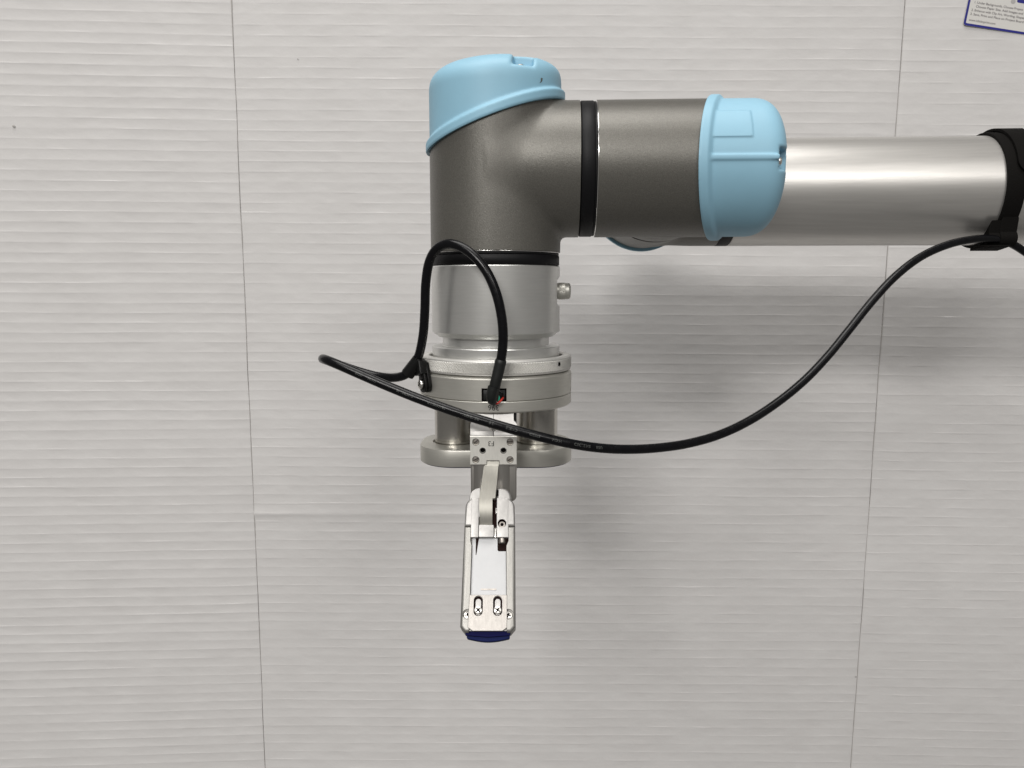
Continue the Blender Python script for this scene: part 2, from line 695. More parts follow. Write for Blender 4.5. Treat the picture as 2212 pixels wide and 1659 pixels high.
OB = along(OA, 94.9)
OC = along(OB, 0.0, 109.0)
TILT = math.radians(19.8)
CUT0 = 22.2

arm = thing("industrial_robot", "grey and light blue robot arm with silver forearm tube, reaching in from the right", "robot",
            (0.40, 0.522, 0.0638))


def housing(name, O, s, t, c, R, Rs, Ls, parent, Lm=45.5):
    """cast L-shaped joint: main barrel along c (open end at -Lm), stub along s"""
    M = frame(O, s, t, c)

    def fn(S, T, C):
        a = np.sqrt(S * S + T * T) - R
        rs = R - 1.3 + (Rs - R + 1.3) * sstep(S, 4.0, 34.0)
        b = np.maximum(np.sqrt(T * T + C * C) - rs, -S)
        return smin(a, b, 3.6)
    v, f = surface_nets(fn, (-R - 4, -R - 4, -Lm - 4), (Ls + 4, R + 4, 42), 1.5)
    me = pts_mesh(name, xf(M, v), f)
    A = np.array(M)[:3, :3]
    wp = lambda p: tuple(xf(M, [p])[0])
    wn = lambda d: tuple(A @ np.array(d))
    bisect(me, [(wp((0, 0, -Lm)), wn((0, 0, -1))), (wp((Ls, 0, 0)), wn((1, 0, 0))),
                (wp((0, 0, CUT0 + .9)), wn((-math.sin(TILT), 0, math.cos(TILT))))])
    return finish(name, me, M_['grey'], parent, angle=40)


def cap_cover(name, O, s, t, c, R, parent, kind):
    M = frame(O, s, t, c)
    ct, st = math.cos(TILT), math.sin(TILT)
    C0, H = (40.0, 16.5) if kind == 'A' else (39.4, 17.9)
    TOP = C0 + H

    def fn(S, T, C):
        rad = np.sqrt(S * S + T * T)
        d = (C - CUT0) * ct - S * st            # distance above the cut plane
        lip = 2.1 * (1 - sstep(d, 3.9, 6.5))
        lip = lip - .5 * np.clip((.8 - d) / .8, 0, 1) ** 2
        if kind == 'A':
            nn = 2.6 + 1.9 * sstep(S, -.4 * R, .6 * R) * np.clip(1.1 - np.abs(T) / R, .3, 1)
        else:
            nn = 2.75 + .5 * sstep(-S, -5, R)
        q = (np.clip(rad, 1e-3, None) / (R + lip)) ** nn + (np.clip(C - C0, 0, None) / H) ** nn
        body = (q ** (1 / nn) - 1) * R
        if kind == 'A':
            # screw pocket at the rim, open towards the viewer side
            px = np.abs(S - 16.0) - 5.2
            pz = 47.6 - C
            py = T + 15.0
            box = smax(smax(px, pz, 1.6), py, 1.6)
            body = smax(body, -box, 2.2)
        elif kind == 'B':
            # rib along the near side, running from the lip to the screw pocket
            rib = smax(np.abs(T - .6) - 1.35, np.sqrt(S * S + T * T) - (R + .85), 1.0)
            rib = np.maximum(rib, S + 20)
            rib = np.maximum(rib, C - 48.6)
            body = smin(body, np.maximum(rib, 3 - d), 1.2)
            # embossed pad
            pad = smax(np.maximum(10.6 - T, T - 25), rad - (R + .55), .5)
            pad = np.maximum(np.maximum(pad, C - 35.6), np.maximum(S, 3 - d))
            body = smin(body, pad, .5)
            box = smax(smax(np.abs(T - .4) - 5.4, 49.0 - C, 1.2), S + 21.0, 1.2)
            body = smax(body, -box, 1.6)
        return body
    v, f = surface_nets(fn, (-R - 4, -R - 4, 2), (R + 4, R + 4, TOP + 3), .65)
    me = pts_mesh(name, xf(M, v), f)
    A = np.array(M)[:3, :3]
    bisect(me, [(tuple(xf(M, [(0, 0, CUT0)])[0]), tuple(A @ np.array((st, 0, -ct))))])
    return finish(name, me, M_['blue'], parent, angle=40)


def phillips(name, P, nrm, up, r, mat, parent, h=1.0, slot='cross', roll=0.0):
    """pan-head screw at P (mm), head axis nrm"""
    nrm = Vector(nrm).normalized()
    up = Vector(up)
    x = up.cross(nrm).normalized()
    y = nrm.cross(x)
    if roll:
        R3 = Matrix.Rotation(roll, 3, nrm)
        x, y = R3 @ x, R3 @ y
    M = frame(P, x, y, nrm)
    prof = [(0, -.6), (r, -.6), (r, h * .35), (r * .9, h * .72), (r * .6, h * .95), (0, h)]
    me = lathe(name, prof, M, 28)
    w = r * .17
    L = r * .62
    if slot == 'cross':
        poly = [(-w, -L), (w, -L), (w, -w), (L, -w), (L, w), (w, w), (w, L), (-w, L), (-w, w), (-L, w), (-L, -w), (-w, -w)]
    elif slot == 'hex':
        poly = circle(0, 0, r * .55, 6)
    else:
        poly = rect(-r * 1.2, r * 1.2, -r * .12, r * .12)
    me = cut(me, [prism("c", poly, h * .1, h * 2, M)])
    s_ = finish(name, me, mat, parent, angle=30)
    # shade at the bottom of the drive recess, painted as a dark inset
    finish("drive_recess", prism("drive_recess", [(a * .96, b * .96) for a, b in poly] if slot != 'slot' else rect(-r * .93, r * .93, -r * .11, r * .11),
                                 h * .02, h * .16, M), M_['black'], None if parent is None else s_ if s_.parent is None else s_.parent)
    return s_


def ring(name, O, axis, h0, h1, r, mat, parent, bev=.4, inner=None, seg=128):
    a = Vector(axis)
    u = Vector((0, 0, 1)) if abs(a.z) < .9 else Vector((1, 0, 0))
    x = u.cross(a).normalized()
    y = a.cross(x)
    M = frame(O, x, y, a)
    ri = inner if inner else r - 4
    prof = [(ri, h0), (r - bev, h0), (r, h0 + bev), (r, h1 - bev), (r - bev, h1), (ri, h1), (ri, h0)]
    return finish(name, lathe(name, prof, M, seg), mat, parent, angle=50)


X, Y, Zx = (1, 0, 0), (0, 1, 0), (0, 0, 1)
# --- wrist housing A (barrel down, stub to the right)
hA = housing("joint_housing", OA, XA, YA, Zx, 35.9, 36.1, 45.6, arm, Lm=44.4)
cA = cap_cover("joint_cap", OA, XA, YA, Zx, 35.8, hA, 'A')
ring("seal_ring", OA, XA, 46.0, 53.0, 35.8, M_['rubber'], hA)
ring("seal_ring", OA, XA, 53.0, 54.1, 35.4, M_['rubber'], hA, .2)
ring("trim_ring", OA, XA, 54.1, 54.75, 35.8, M_['chrome'], hA, .15)
ring("trim_ring", OA, (0, 0, -1), 44.4, 45.0, 35.5, M_['chrome'], hA, .15)
ring("seal_ring", OA, (0, 0, -1), 45.0, 46.2, 35.1, M_['rubber'], hA, .2)
ring("seal_ring", OA, (0, 0, -1), 46.3, 51.6, 35.4, M_['rubber'], hA)
phillips("cap_screw", along(OA, 14.6, -25.5, 47.0), Zx, Y, 2.3, M_['screw'], hA, 1.9)
# scuff on the cap
sc_ = math.asin(24.6 / 35.9)
v, f = [], []
for k in range(9):
    q = k / 8
    a = -math.pi / 2 + sc_ - .05 + .10 * q + .01 * math.sin(q * 9)
    zz = OA[2] + 39.6 + 5.0 * q
    w = .65 * math.sin(math.pi * (q * .9 + .05)) ** .7
    for sgn in (-1, 1):
        b = a + sgn * w / 35.9
        v.append((OA[0] + (35.92 - .8 * q ** 3) * math.cos(b), OA[1] + (35.92 - .8 * q ** 3) * math.sin(b), zz))
for k in range(8):
    f.append((2 * k, 2 * k + 1, 2 * k + 3, 2 * k + 2))
finish("scuff_mark", pts_mesh("scuff_mark", v, f), M_['scuff'], hA)

# --- wrist housing B (barrel to the right, stub to the back)
hB = housing("joint_housing", OB, YA, Zx, XA, 36.1, 36.1, 45.5, arm, Lm=40.2)
cB = cap_cover("joint_cap", OB, YA, Zx, XA, 36.0, hB, 'B')
ring("seal_ring", OB, YA, 45.6, 53.4, 35.7, M_['rubber'], hB)
phillips("cap_screw", along(OB, 49.3, -29.6, -.8), XA, Zx, 2.5, M_['screw'], hB, 1.9)

# --- housing C (barrel to the back, stub to the right towards the forearm)
hC = housing("joint_housing", OC, XA, (0, 0, -1), YA, 36.0, 35.5, 47.6, arm, Lm=55.3)
cC = cap_cover("joint_cap", OC, XA, (0, 0, -1), YA, 36.0, hC, 'C')
ring("seal_ring", OC, XA, 47.8, 56.0, 35.6, M_['rubber'], hC)
tm = lathe("forearm_tube", [(0, 56.2), (35.0, 56.2), (35.5, 56.7), (35.5, 400), (34, 400), (34, 385), (0, 385)],
           frame(OC, (-YA[0], -YA[1], 0), (0, 0, 1), XA), 160)
finish("forearm_tube", tm, M_['tube'], arm, angle=40)

# ================================================================== TOOL COUPLING
AX, AY = OA[0], OA[1]
MA = frame((AX, AY, 0), X, Y, Zx)
cpl = thing("tool_coupling", "silver cylindrical tool coupling with side release knob, under the black wrist seal", "coupling",
            (AX * MM, AY * MM, 0.0108))
me = lathe("coupling_body", [(0, 10.8), (35.3, 10.8), (35.8, 10.3), (35.8, -25.2), (32.2, -27.9), (30.0, -27.9), (0, -27.9)], MA, 160)
pk = prism("c", [(24.6, 3.1), (28, 6.9), (40, 6.9), (40, -12.5), (28, -12.5), (24.6, -9.6)], -60, 60,
           frame((0, AY, 0), X, Zx, (0, -1, 0)))
me = cut(me, [pk])
cb = finish("coupling_body", me, M_['coupler'], cpl, angle=25)
finish("coupling_neck", lathe("coupling_neck", [(0, -27.5), (29.9, -27.5), (29.9, -32.6), (30.3, -33.0), (0, -33.0)], MA, 128), M_['coupler'], cpl, angle=25)
finish("coupling_flange", lathe("coupling_flange", [(0, -33.0), (35.4, -33.0), (35.8, -33.4), (35.8, -43.5), (0, -43.5)], MA, 160), M_['coupler'], cpl, angle=25)
MK = frame((24.4, AY, -2.9), Y, Zx, X)
kp = [(0, 0), (4.55, 0), (4.55, 1.6)]
kp += [(4.62, 1.6), (4.62, 5.2), (4.5, 5.4)]
for k in range(7):
    a = math.radians(15 * k)
    kp.append((3.0 + 1.6 * math.cos(a), 6.8 + 1.6 * math.sin(a)))
kp.append((0, 8.4))
finish("release_knob", lathe("release_knob", kp, MK, 48), M_['body'], cpl, angle=35)
v, f = [], []
for i in range(9):
    for k in range(96):
        a = 2 * math.pi * k / 96
        r = 4.62 + (.08 if (i + k) % 2 == 0 else -.02)
        v.append((r * math.cos(a), r * math.sin(a), 1.7 + i * 3.4 / 8))
for i in range(8):
    for k in range(96):
        k2 = (k + 1) % 96
        f.append((i * 96 + k, i * 96 + k2, (i + 1) * 96 + k2, (i + 1) * 96 + k))
finish("knob_grip", recalc(pts_mesh("knob_grip", xf(MK, v), f)), M_['body'], cpl, smooth=False)

# ================================================================== GRIPPER
grp = thing("robot_gripper", "silver robot gripper hanging below the coupling, with one long finger and blue tip pad", "gripper",
            (AX * MM, AY * MM, -0.0381))
# locking ring with a diamond knurl
kr = lathe("locking_ring", [(37.6, -42), (37.6, -38.6), (38.0, -38.1), (41.3, -38.1), (42.2, -38.6), (42.4, -39.1), (41.9, -39.2), (41.9, -45.3),
                            (42.2, -45.4), (42.2, -45.8), (41.6, -46.2), (37.6, -46.2), (37.6, -42)], MA, 160)
hole = lathe("c", [(0, -5), (.75, -5), (.75, 8), (0, 8)], frame((AX + 41.5 * math.sin(1.0), AY - 41.5 * math.cos(1.0), -41.6), (0, 0, 1), (math.cos(1.0), math.sin(1.0), 0), (math.sin(1.0), -math.cos(1.0), 0)), 16)
kr_o = finish("locking_ring", kr, M_['knurl'], grp, angle=25)
NC, NR = 170 * 2, 8 * 2
v, f = [], []
for i in range(NR + 1):
    z = -39.15 - (45.35 - 39.15) * i / NR
    for k in range(NC):
        a = 2 * math.pi * k / NC
        pk_ = (i + k) % 2 == 0 and (i % 2 == 1)
        pk_ = pk_ or ((i + k) % 2 == 0 and i % 2 == 0)
        r = 42.56 if pk_ else 42.06
        if i in (0, NR):
            r = 42.0
        v.append((r * math.cos(a), r * math.sin(a), z))
for i in range(NR):
    for k in range(NC):
        k2 = (k + 1) % NC
        a, b, c, d = i * NC + k, i * NC + k2, (i + 1) * NC + k2, (i + 1) * NC + k
        if (i + k) % 2 == 0:
            f += [(a, d, c), (a, c, b)]
        else:
            f += [(a, d, b), (d, c, b)]
finish("knurled_band", recalc(pts_mesh("knurled_band", xf(MA, v), f)), M_['knurl'], kr_o, smooth=False)
ah = math.radians(-90 + 54)
MH = frame((AX + 42.3 * math.cos(ah), AY + 42.3 * math.sin(ah), -41.5), (-math.sin(ah), math.cos(ah), 0), Zx, (math.cos(ah), math.sin(ah), 0))
finish("spanner_hole_shade", lathe("spanner_hole_shade", [(0, .36), (1.0, .36), (1.05, .30), (1.05, -.8), (0, -.8)], MH, 20), M_['black'], kr_o)  # black disc standing in for the shade inside the hole

# body: two stacked discs
bd = lathe("gripper_body", [(0, -46.6), (41.0, -46.6), (41.4, -46.75), (42.7, -48.0), (42.7, -58.75), (42.3, -59.1), (0, -59.1)], MA, 192)
sock = prism("c", rect(-15.7, -2.8, -62, -52.3), -60, -30, frame((0, AY, 0), X, Zx, Y))
bd = cut(bd, [sock])
bdo = finish("gripper_body", bd, M_['body'], grp, angle=25)
finish("gap_shade_ring", lathe("gap_shade_ring", [(30, -46.0), (40.2, -46.0), (40.2, -46.7), (30, -46.7)], MA, 96), M_['black'], grp)  # black ring paints the shade in the gap under the locking ring
lo = lathe("base_disc", [(0, -59.3), (42.3, -59.3), (42.7, -59.7), (42.7, -64.7), (42.0, -65.4), (0, -65.4)], MA, 192)
finish("base_disc", lo, M_['body'], grp, angle=25)
finish("socket_shade", prism("socket_shade", rect(-15.6, -2.9, -59.0, -52.4), -41.5, -36.5, frame((0, AY, 0), X, Zx, Y)), M_['black'], grp, smooth=False)  # black fill paints the socket opening as if in shade


def disc_text(name, body, size, zc, xc, R, mat, parent, wfac=1.0):
    v, f = text_mesh(name, body, size, off=.02)
    out = []
    for x, y, _ in v:
        xx, yy = -x * wfac, -y                    # printed upside down
        a = (xc - AX + xx) / R
        out.append((AX + R * math.sin(a), AY - R * math.cos(a), zc + yy))
    return finish(name, pts_mesh(name, out, f), mat, parent, smooth=False)


disc_text("printed_number", "396", 4.0, -62.2, -9.5, 42.78, M_['print'], grp, 1.0)

# posts, lower plate and pad
for sx in (-1, 1):
    MP = frame((AX + sx * 23.4, AY, 0), X, Y, Zx)
    finish("guide_post", lathe("guide_post", [(0, -65.4), (11.7, -65.4), (11.7, -86.3), (11.45, -86.4), (11.45, -86.6), (11.7, -86.7), (11.7, -89.2), (0, -89.2)], MP, 96),
           M_['post'], grp, angle=25)
pl_poly = round_rect(AX - 42.8, AX + 42.8, AY - 26.6, AY + 26.6, 21.0, 20)
pm = prism("lower_plate", pl_poly, -97.7, -88.3, frame((0, 0, 0), X, Y, Zx), .55, 2, 'caps')
cuts = [lathe("c", [(0, -89.4), (13.0, -89.4), (13.0, -80), (0, -80)], frame((AX + sx * 23.4, AY, 0), X, Y, Zx), 64) for sx in (-1, 1)]
pm = cut(pm, cuts)
finish("lower_plate", pm, M_['body'], grp, angle=30)
finish("plate_pad", prism("plate_pad", round_rect(AX - 41.6, AX + 41.6, AY - 25.6, AY + 25.6, 20.0, 20), -98.25, -97.72, frame((0, 0, 0), X, Y, Zx), .4, 2, 'caps'), M_['navy'], grp)

# finger bracket: local x = world x, y = world z, z = towards the camera
def FR(yf):
    return frame((0, yf, 0), X, Zx, (0, -1, 0))


XC = -9.55
for sgn in (-1, 1):
    s0 = XC + sgn * .12
    hi = XC + sgn * 10.4
    wid = XC + sgn * 12.0
    # upper narrow block
    poly = [(s0, -65.5), (s0, -70.2), (XC + sgn * 2.6, -70.2)]
    poly = [(s0, -65.5), (hi, -65.5), (hi, -69.2), (wid - sgn * .8, -69.9), (wid, -70.8), (wid, -74.3)]
    # U-shaped notch along the seam
    ar = [(XC + sgn * (2.65 * math.sin(t)), -71.8 - 2.65 * math.cos(t)) for t in np.linspace(math.radians(3), math.radians(90), 8)]
    poly += [(s0, -74.3)] + ar + [(XC + sgn * 2.65, -70.5), (s0, -70.5)]
    me = prism("bracket_block", poly if sgn > 0 else poly[::-1], -6, 0, FR(390.6), .0)
    for q_ in me.vertices:
        q_.co.y += (q_.co.z + .0743) * .36
    finish("bracket_block", me, M_['cheek'], grp, angle=25)
    # sloped bright chamfer above the face plate
    q = [(390.6, -74.3), (388.2, -76.45), (396, -76.45), (396, -74.3)]
    finish("bracket_chamfer", prism("bracket_chamfer", [(y, z) for y, z in q], min(s0, wid), max(s0, wid), frame((0, 0, 0), Y, Zx, X), .25, 2), M_['cheek'], grp, angle=25)
finish("bracket_core", prism("bracket_core", rect(XC - 12.2, XC + 12.1, -97, -65.5), 0, 14, FR(411), .4), M_['steel'], grp)
finish("bracket_notch", prism("bracket_notch", round_rect(XC - 2.7, XC + 2.7, -74.5, -69, 2.2), 0, 3.0, FR(396.4)), M_['steel'], grp)
for sx in (-11.0, 11.0):
    finish("bracket_cheek", prism("bracket_cheek", rect(XC + sx - .75, XC + sx + .75, -70.0, -65.6), 0, 3, FR(398)), M_['clip'], grp)

# face plate with screws and the mark F3
fp = prism("face_plate", [(-21.6, -91.5), (-13.1, -91.5), (-13.1, -89.4), (-6.5, -89.4), (-6.5, -91.5), (2.45, -91.5), (2.45, -76.65), (-21.6, -76.65)], 0, 4.0, FR(392), .18, 1, 'top')
SCR = [(-18.6, -79.6), (-1.0, -79.6), (-18.7, -88.9), (-1.0, -88.9)]
HOL = [(-15.1, -84.1), (-4.4, -84.1)]
fp = cut(fp, [prism("c", circle(x, z, 1.72), 2.9, 6, FR(392)) for x, z in SCR] + [prism("c", circle(x, z, 1.4), 1.2, 6, FR(392)) for x, z in HOL])
fpo = finish("face_plate", fp, M_['plate'], grp, angle=25)
for i, (x, z) in enumerate(SCR):
    phillips("plate_screw", (x, 392 - 3.0, z), (0, -1, 0), Zx, 1.55, M_['dark_screw'], fpo, .35, 'slot', (.75, 1.57, .4, .5)[i] if i != 1 else 0.0)
for x, z in HOL:
    finish("drilled_hole", prism("drilled_hole", circle(x, z, 1.38), 1.21, 1.5, FR(392)), M_['black'], fpo)  # black disc paints the shade at the hole bottom
    rm = lathe("hole_rim", [(1.38, 3.9), (1.4, 4.03), (1.68, 4.03), (1.7, 3.9)], frame((x, 392, z), X, Zx, (0, -1, 0)), 28)
    finish("hole_rim", rm, M_['chrome'], fpo)
for x, z in SCR:
    rm = lathe("hole_rim", [(1.66, 3.9), (1.68, 4.03), (1.92, 4.03), (1.94, 3.9)], frame((x, 392, z), X, Zx, (0, -1, 0)), 28)
    finish("hole_rim", rm, M_['chrome'], fpo)
v, f = text_mesh("t", "F3", 3.7, off=.02)
v = np.stack([-v[:, 0] * .95 - 10.75, -v[:, 1] - 80.35, 0 * v[:, 0] + 4.03], 1)
finish("printed_mark", pts_mesh("printed_mark", xf(FR(392), v), f), M_['print'], fpo, smooth=False)
# hanging link behind the finger
lk = prism("link_bracket", round_rect(-21.6, 2.45, -112.4, -91.6, 3.0, 6, (0, 0, 1, 1)), 0, 12, FR(404.0), .9, 3)
finish("link_bracket", lk, M_['steel'], grp, angle=35)

# ---- the finger: local u across, w down the finger, h out of its face
TAU = math.radians(33)
F0 = Vector((-9.5, 378.0, -108.3))
FU = Vector((1, 0, 0))
FV = Vector((0, math.sin(TAU), math.cos(TAU)))         # up the finger (minus w)
FN = Vector((0, -math.cos(TAU), math.sin(TAU)))
MF = frame(F0, FU, FV, FN)


def fw(poly):
    return [(u, -w) for u, w in poly]


def fprism(name, poly, h0, h1, mat, parent, bev=0.0, bs=2, which='all', cuts=None, angle=30):
    p = fw(poly)
    me = prism(name, p, h0, h1, MF, bev, bs, which)
    if cuts:
        me = cut(me, [prism("c", fw(c[0]), c[1], c[2], MF) for c in cuts])
    return finish(name, me, mat, parent, angle=angle)


def fpt(u, w, h):
    return tuple(F0 + FU * u - FV * w + FN * h)


fing = fpo  # finger pieces hang on the gripper as parts
# link barrel between bracket and finger
lp_ = [(-20.6, 404), (-20.6, 397)]
for k in range(9):
    t = math.radians(180 + 90 * k / 8)
    lp_.append((-15.6 + 5.0 * math.cos(t), 394 + 4.2 * math.sin(t)))
for k in range(9):
    t = math.radians(270 + 90 * k / 8)
    lp_.append((-5.6 + 5.0 * math.cos(t), 394 + 4.2 * math.sin(t)))
lp_ += [(-.6, 404)]
finish("finger_link", prism("finger_link", lp_, -112, -91.6, frame((0, 0, 0), X, Y, Zx)), M_['steel'], grp, angle=35)
# rounded lugs
for (u0, u1, cor) in ((-12.0, -6.6, (0, 1, 0, 0)), (1.9, 9.2, (1, 0, 0, 0))):
    p = round_rect(u0, u1, -8, 7.4, 5.0, 8, cor)       # in (u, -w)
    me = prism("finger_lug", p, -7, -.3, MF, 1.3, 4, 'top')
    finish("finger_lug", me, M_['cheek'], grp, angle=35)
# outer shell: upper and lower halves with a seam
def shell(name, w0, w1, top_round, ul0, ur0, ul1, ur1, h, r):
    p = []
    if top_round:
        rr = 5.2
        for k in range(9):
            t = math.radians(90 - 90 * k / 8)
            p.append((ur0 - rr + rr * math.cos(t), -(w0 + rr) + rr * math.sin(t)))
        p.append((ur1, -w1)); p.append((ul1, -w1))
        for k in range(9):
            t = math.radians(180 - 90 * k / 8)
            p.append((ul0 + rr + rr * math.cos(t), -(w0 + rr) + rr * math.sin(t)))
    else:
        p = [(ur0, -w0), (ur1, -w1 + 2.6), (ur1 - 2.2, -w1), (ul1 + 2.2, -w1), (ul1, -w1 + 2.6), (ul0, -w0)]
    return p, h, r


pU, _, _ = shell("", -2.3, 12.45, True, -14.0, 10.9, -14.25, 11.05, 0, 3)
b_ = prism("finger_shell", pU, -12, .25, MF, 1.25, 5, 'top')
b_ = cut(b_, [prism("c", rect(-7.25, 1.9, -14, 4), -5.5, 3, MF), prism("c", fw(circle(4.5, 11.2, 2.15)), -4.4, 3, MF)])
finish("finger_shell", b_, M_['cheek'], grp, angle=40)
pL, _, _ = shell("", 12.6, 63.4, False, -14.3, 11.1, -15.0, 11.25, 0, 3)
b_ = prism("finger_shell", pL, -12, .2, MF, 1.6, 5, 'top')
inner = [(-11.15, 10), (-11.15, 20.0), (-10.5, 22.5), (-10.75, 46.5), (-11.0, 70), (7.2, 70), (7.0, 46.5), (6.8, 22.5), (7.85, 20.0), (7.85, 10)]
cts = [prism("c", fw(inner), -3.2, 5, MF)]
cts += [prism("c", fw(circle(-11.55, 55.2, 2.45)), -2.0, 5, MF), prism("c", fw(circle(7.75, 55.2, 2.45)), -2.0, 5, MF)]
b_ = cut(b_, cts)
finish("finger_shell", b_, M_['finger'], grp, angle=40)
# raised strips beside the spring
fprism("cheek_block", rect(-11.05, -7.2, -1.9, 18.3), -8, .35, M_['cheek'], grp, .3, 2, 'caps')
fprism("cheek_block", rect(1.9, 7.8, -1.9, 18.3), -8, .35, M_['cheek'], grp, .3, 2, 'caps', cuts=[(circle(4.5, 11.2, 2.15), -4.4, 3)])
MW = frame(fpt(4.5, 11.2, 0), FU, FV, FN)
finish("well_shade", lathe("well_shade", [(0, -4.38), (2.13, -4.38), (2.13, -.25), (2.0, -.25), (2.0, -4.2), (0, -4.2)], MW, 32), M_['gap_shade'], grp)  # dark lining paints the shade down the screw hole
sm_ = lathe("socket_screw", [(0, -4.1), (1.72, -4.1), (1.72, -2.3), (1.55, -2.05), (0, -2.05)], MW, 32)
sm_ = cut(sm_, [prism("c", circle(0, 0, .95, 6), -3.4, 0, MW)])
finish("socket_screw", sm_, M_['dark_screw'], grp, angle=30)
finish("socket_recess", prism("socket_recess", circle(0, 0, .93, 6), -3.38, -3.2, MW), M_['black'], grp)
fprism("bridge_block", round_rect(-7.05, .45, 12.1, 18.25, .5, 3), -4, .75, M_['cheek'], grp, .22, 2, 'caps')
# gap beside the spring, its shade painted dark, with a bright edge
fprism("gap_floor", rect(-.5, 1.9, -2, 18), -5.4, -3.4, M_['gap_shade'], grp)
fprism("gap_edge", rect(1.35, 1.72, 3.0, 5.6), -3.4, -.8, M_['screw'], grp, .1)
fprism("gap_edge", rect(.95, 1.5, 14.2, 18.2), -3.4, -.3, M_['screw'], grp, .1)
fprism("gap_slot", rect(1.7, 2.6, -6.2, -3.3), -2, .05, M_['black'], grp)
# leaf spring: a thin bent strip from the face plate down between the cheeks
FP_ = lambda w, h: F0 - FV * w + FN * h
path = [(-.3, Vector((0, 389.6, -89.3))), (-.5, Vector((0, 389.0, -91.4))), (-1.35, Vector((0, 388.6, -92.6))), (-2.2, FP_(-9.0, .5)), (-2.75, FP_(-4.5, .65)),
        (-3.05, FP_(-1.7, .6)), (-3.75, FP_(-1.5, .6)), (-3.75, FP_(.5, .5)), (-3.75, FP_(2.5, .25)), (-3.75, FP_(5, -.3)),
        (-3.75, FP_(7.5, -1.1)), (-3.75, FP_(10, -2.2)), (-3.75, FP_(12.6, -3.4))]
hw = [3.25, 3.3, 3.75, 3.9, 4.0, 4.05, 3.35, 3.35, 3.35, 3.35, 3.35, 3.35, 3.35]
# above the bend the spring is wider
v, f = [], []
for i, (uc, P) in enumerate(path):
    a = path[max(0, i - 1)][1].copy(); b = path[min(len(path) - 1, i + 1)][1].copy()
    a.x = b.x = 0
    tdir = (b - a).normalized()
    nn = Vector((1, 0, 0)).cross(tdir).normalized()
    if nn.y > 0:
        nn = -nn
    c = Vector((uc - 9.5, P.y, P.z))
    for su, sn in ((-1, 0), (1, 0), (1, -1), (-1, -1)):
        v.append(tuple(c + Vector((su * hw[i], 0, 0)) + nn * (.6 * sn)))
for i in range(len(path) - 1):
    for k in range(4):
        k2 = (k + 1) % 4
        f.append((4 * i + k, 4 * i + k2, 4 * i + 4 + k2, 4 * i + 4 + k))
f += [(0, 3, 2, 1), tuple(4 * (len(path) - 1) + k for k in range(4))]
finish("leaf_spring", recalc(pts_mesh("leaf_spring", v, f)), M_['spring'], grp, angle=35)
# inlay plate below the bridge
fprism("inlay_plate", [(-10.3, 18.2), (2.4, 18.2), (2.4, 24.0), (2.9, 24.6), (6.6, 24.6), (6.85, 46.5), (-10.6, 46.5)], -5, -2.2, M_['inlay'], grp, .12, 1, 'caps')
fprism("inlay_slit", [(-8.5, 18.3), (-6.95, 18.3), (-8.1, 26.5), (-8.45, 26.5)], -2.3, -2.14, M_['gap_shade'], grp)
fprism("inlay_mark", round_rect(-5.6, 2.0, 42.85, 43.55, .3, 3), -2.3, -1.95, M_['dark_screw'], grp)
fprism("pocket_shade", [(2.45, 18.25), (7.9, 18.25), (7.8, 21), (6.8, 22.4), (6.75, 24.5), (3, 24.5), (2.45, 24)], -6, -2.5, M_['gap_shade'], grp)  # dark fill painted as the shade inside the pocket
# hex cap screw pointing down the finger
hs = frame(fpt(4.6, 18.4, -2.0), FU, FN, -FV)
hm = lathe("cap_screw", [(0, 0), (1.75, 0), (1.75, 2.2), (1.5, 2.6), (0, 2.6)], hs, 32)
hm = cut(hm, [prism("c", circle(0, 0, .9, 6), 1.0, 4, hs)])
finish("cap_screw", hm, M_['dark_screw'], grp, angle=30)
# clamp plate with two long slots, screws, ear screws
cp = [(-10.95, 46.2), (7.2, 46.2), (7.15, 61.4), (5.0, 62.9), (-9.0, 62.9), (-11.4, 61.3)]
SL = [(-6.6, 53.25), (2.65, 53.25)]
cpo = fprism("clamp_plate", cp, -1.4, .45, M_['clampm'], grp, .18, 1, 'caps', cuts=[([(x, -y) for x, y in obround(u, -56.1, -46.6, 2.2)], -1.3, 3) for u, _ in SL])
for u, w in SL:
    fprism("slot_shade", [(x, -y) for x, y in obround(u, -56.0, -46.7, 2.15)], -1.35, -1.2, M_['gap_shade'], cpo)  # dark layer paints the shade along the slot edges
    fprism("slot_floor", [(x, -y) for x, y in obround(u, -55.6, -47.9, 1.3)], -1.2, -1.0, M_['cheek'], cpo)
for i, (u, w) in enumerate(SL):
    phillips("clamp_screw", fpt(u, w, -.6), FN, FV, 2.0, M_['screw'], cpo, .95, 'cross', .75 + .25 * i)
fprism("tip_core", [(-10.8, 46.6), (7, 46.6), (7, 62.6), (-10.8, 62.6)], -4.5, -1.42, M_['finger'], grp)
for i, (u, w) in enumerate(((-11.6, 55.3), (7.75, 55.3))):
    phillips("ear_screw", fpt(u, w, -1.7), FN, FV, 1.95, M_['screw'], grp, .7, 'cross', .3 + .9 * i)
# blue tip pad
pp = []
for k in range(13):
    t = k / 12
    pp.append((-12.0 + 20.4 * t, 65.4 + 1.5 * math.sin(math.pi * t)))
fprism("tip_pad", [(8.8, 60), (-12.6, 60)] + pp, -10.5, -5.6, M_['navy_edge'], grp, .5, 3)
fprism("tip_pad", [(8.9, 60), (-12.7, 60), (-12.6, 64.4), (-1.8, 65.2), (8.7, 64.4)], -5.5, -2.9, M_['navy'], grp, .3, 2)

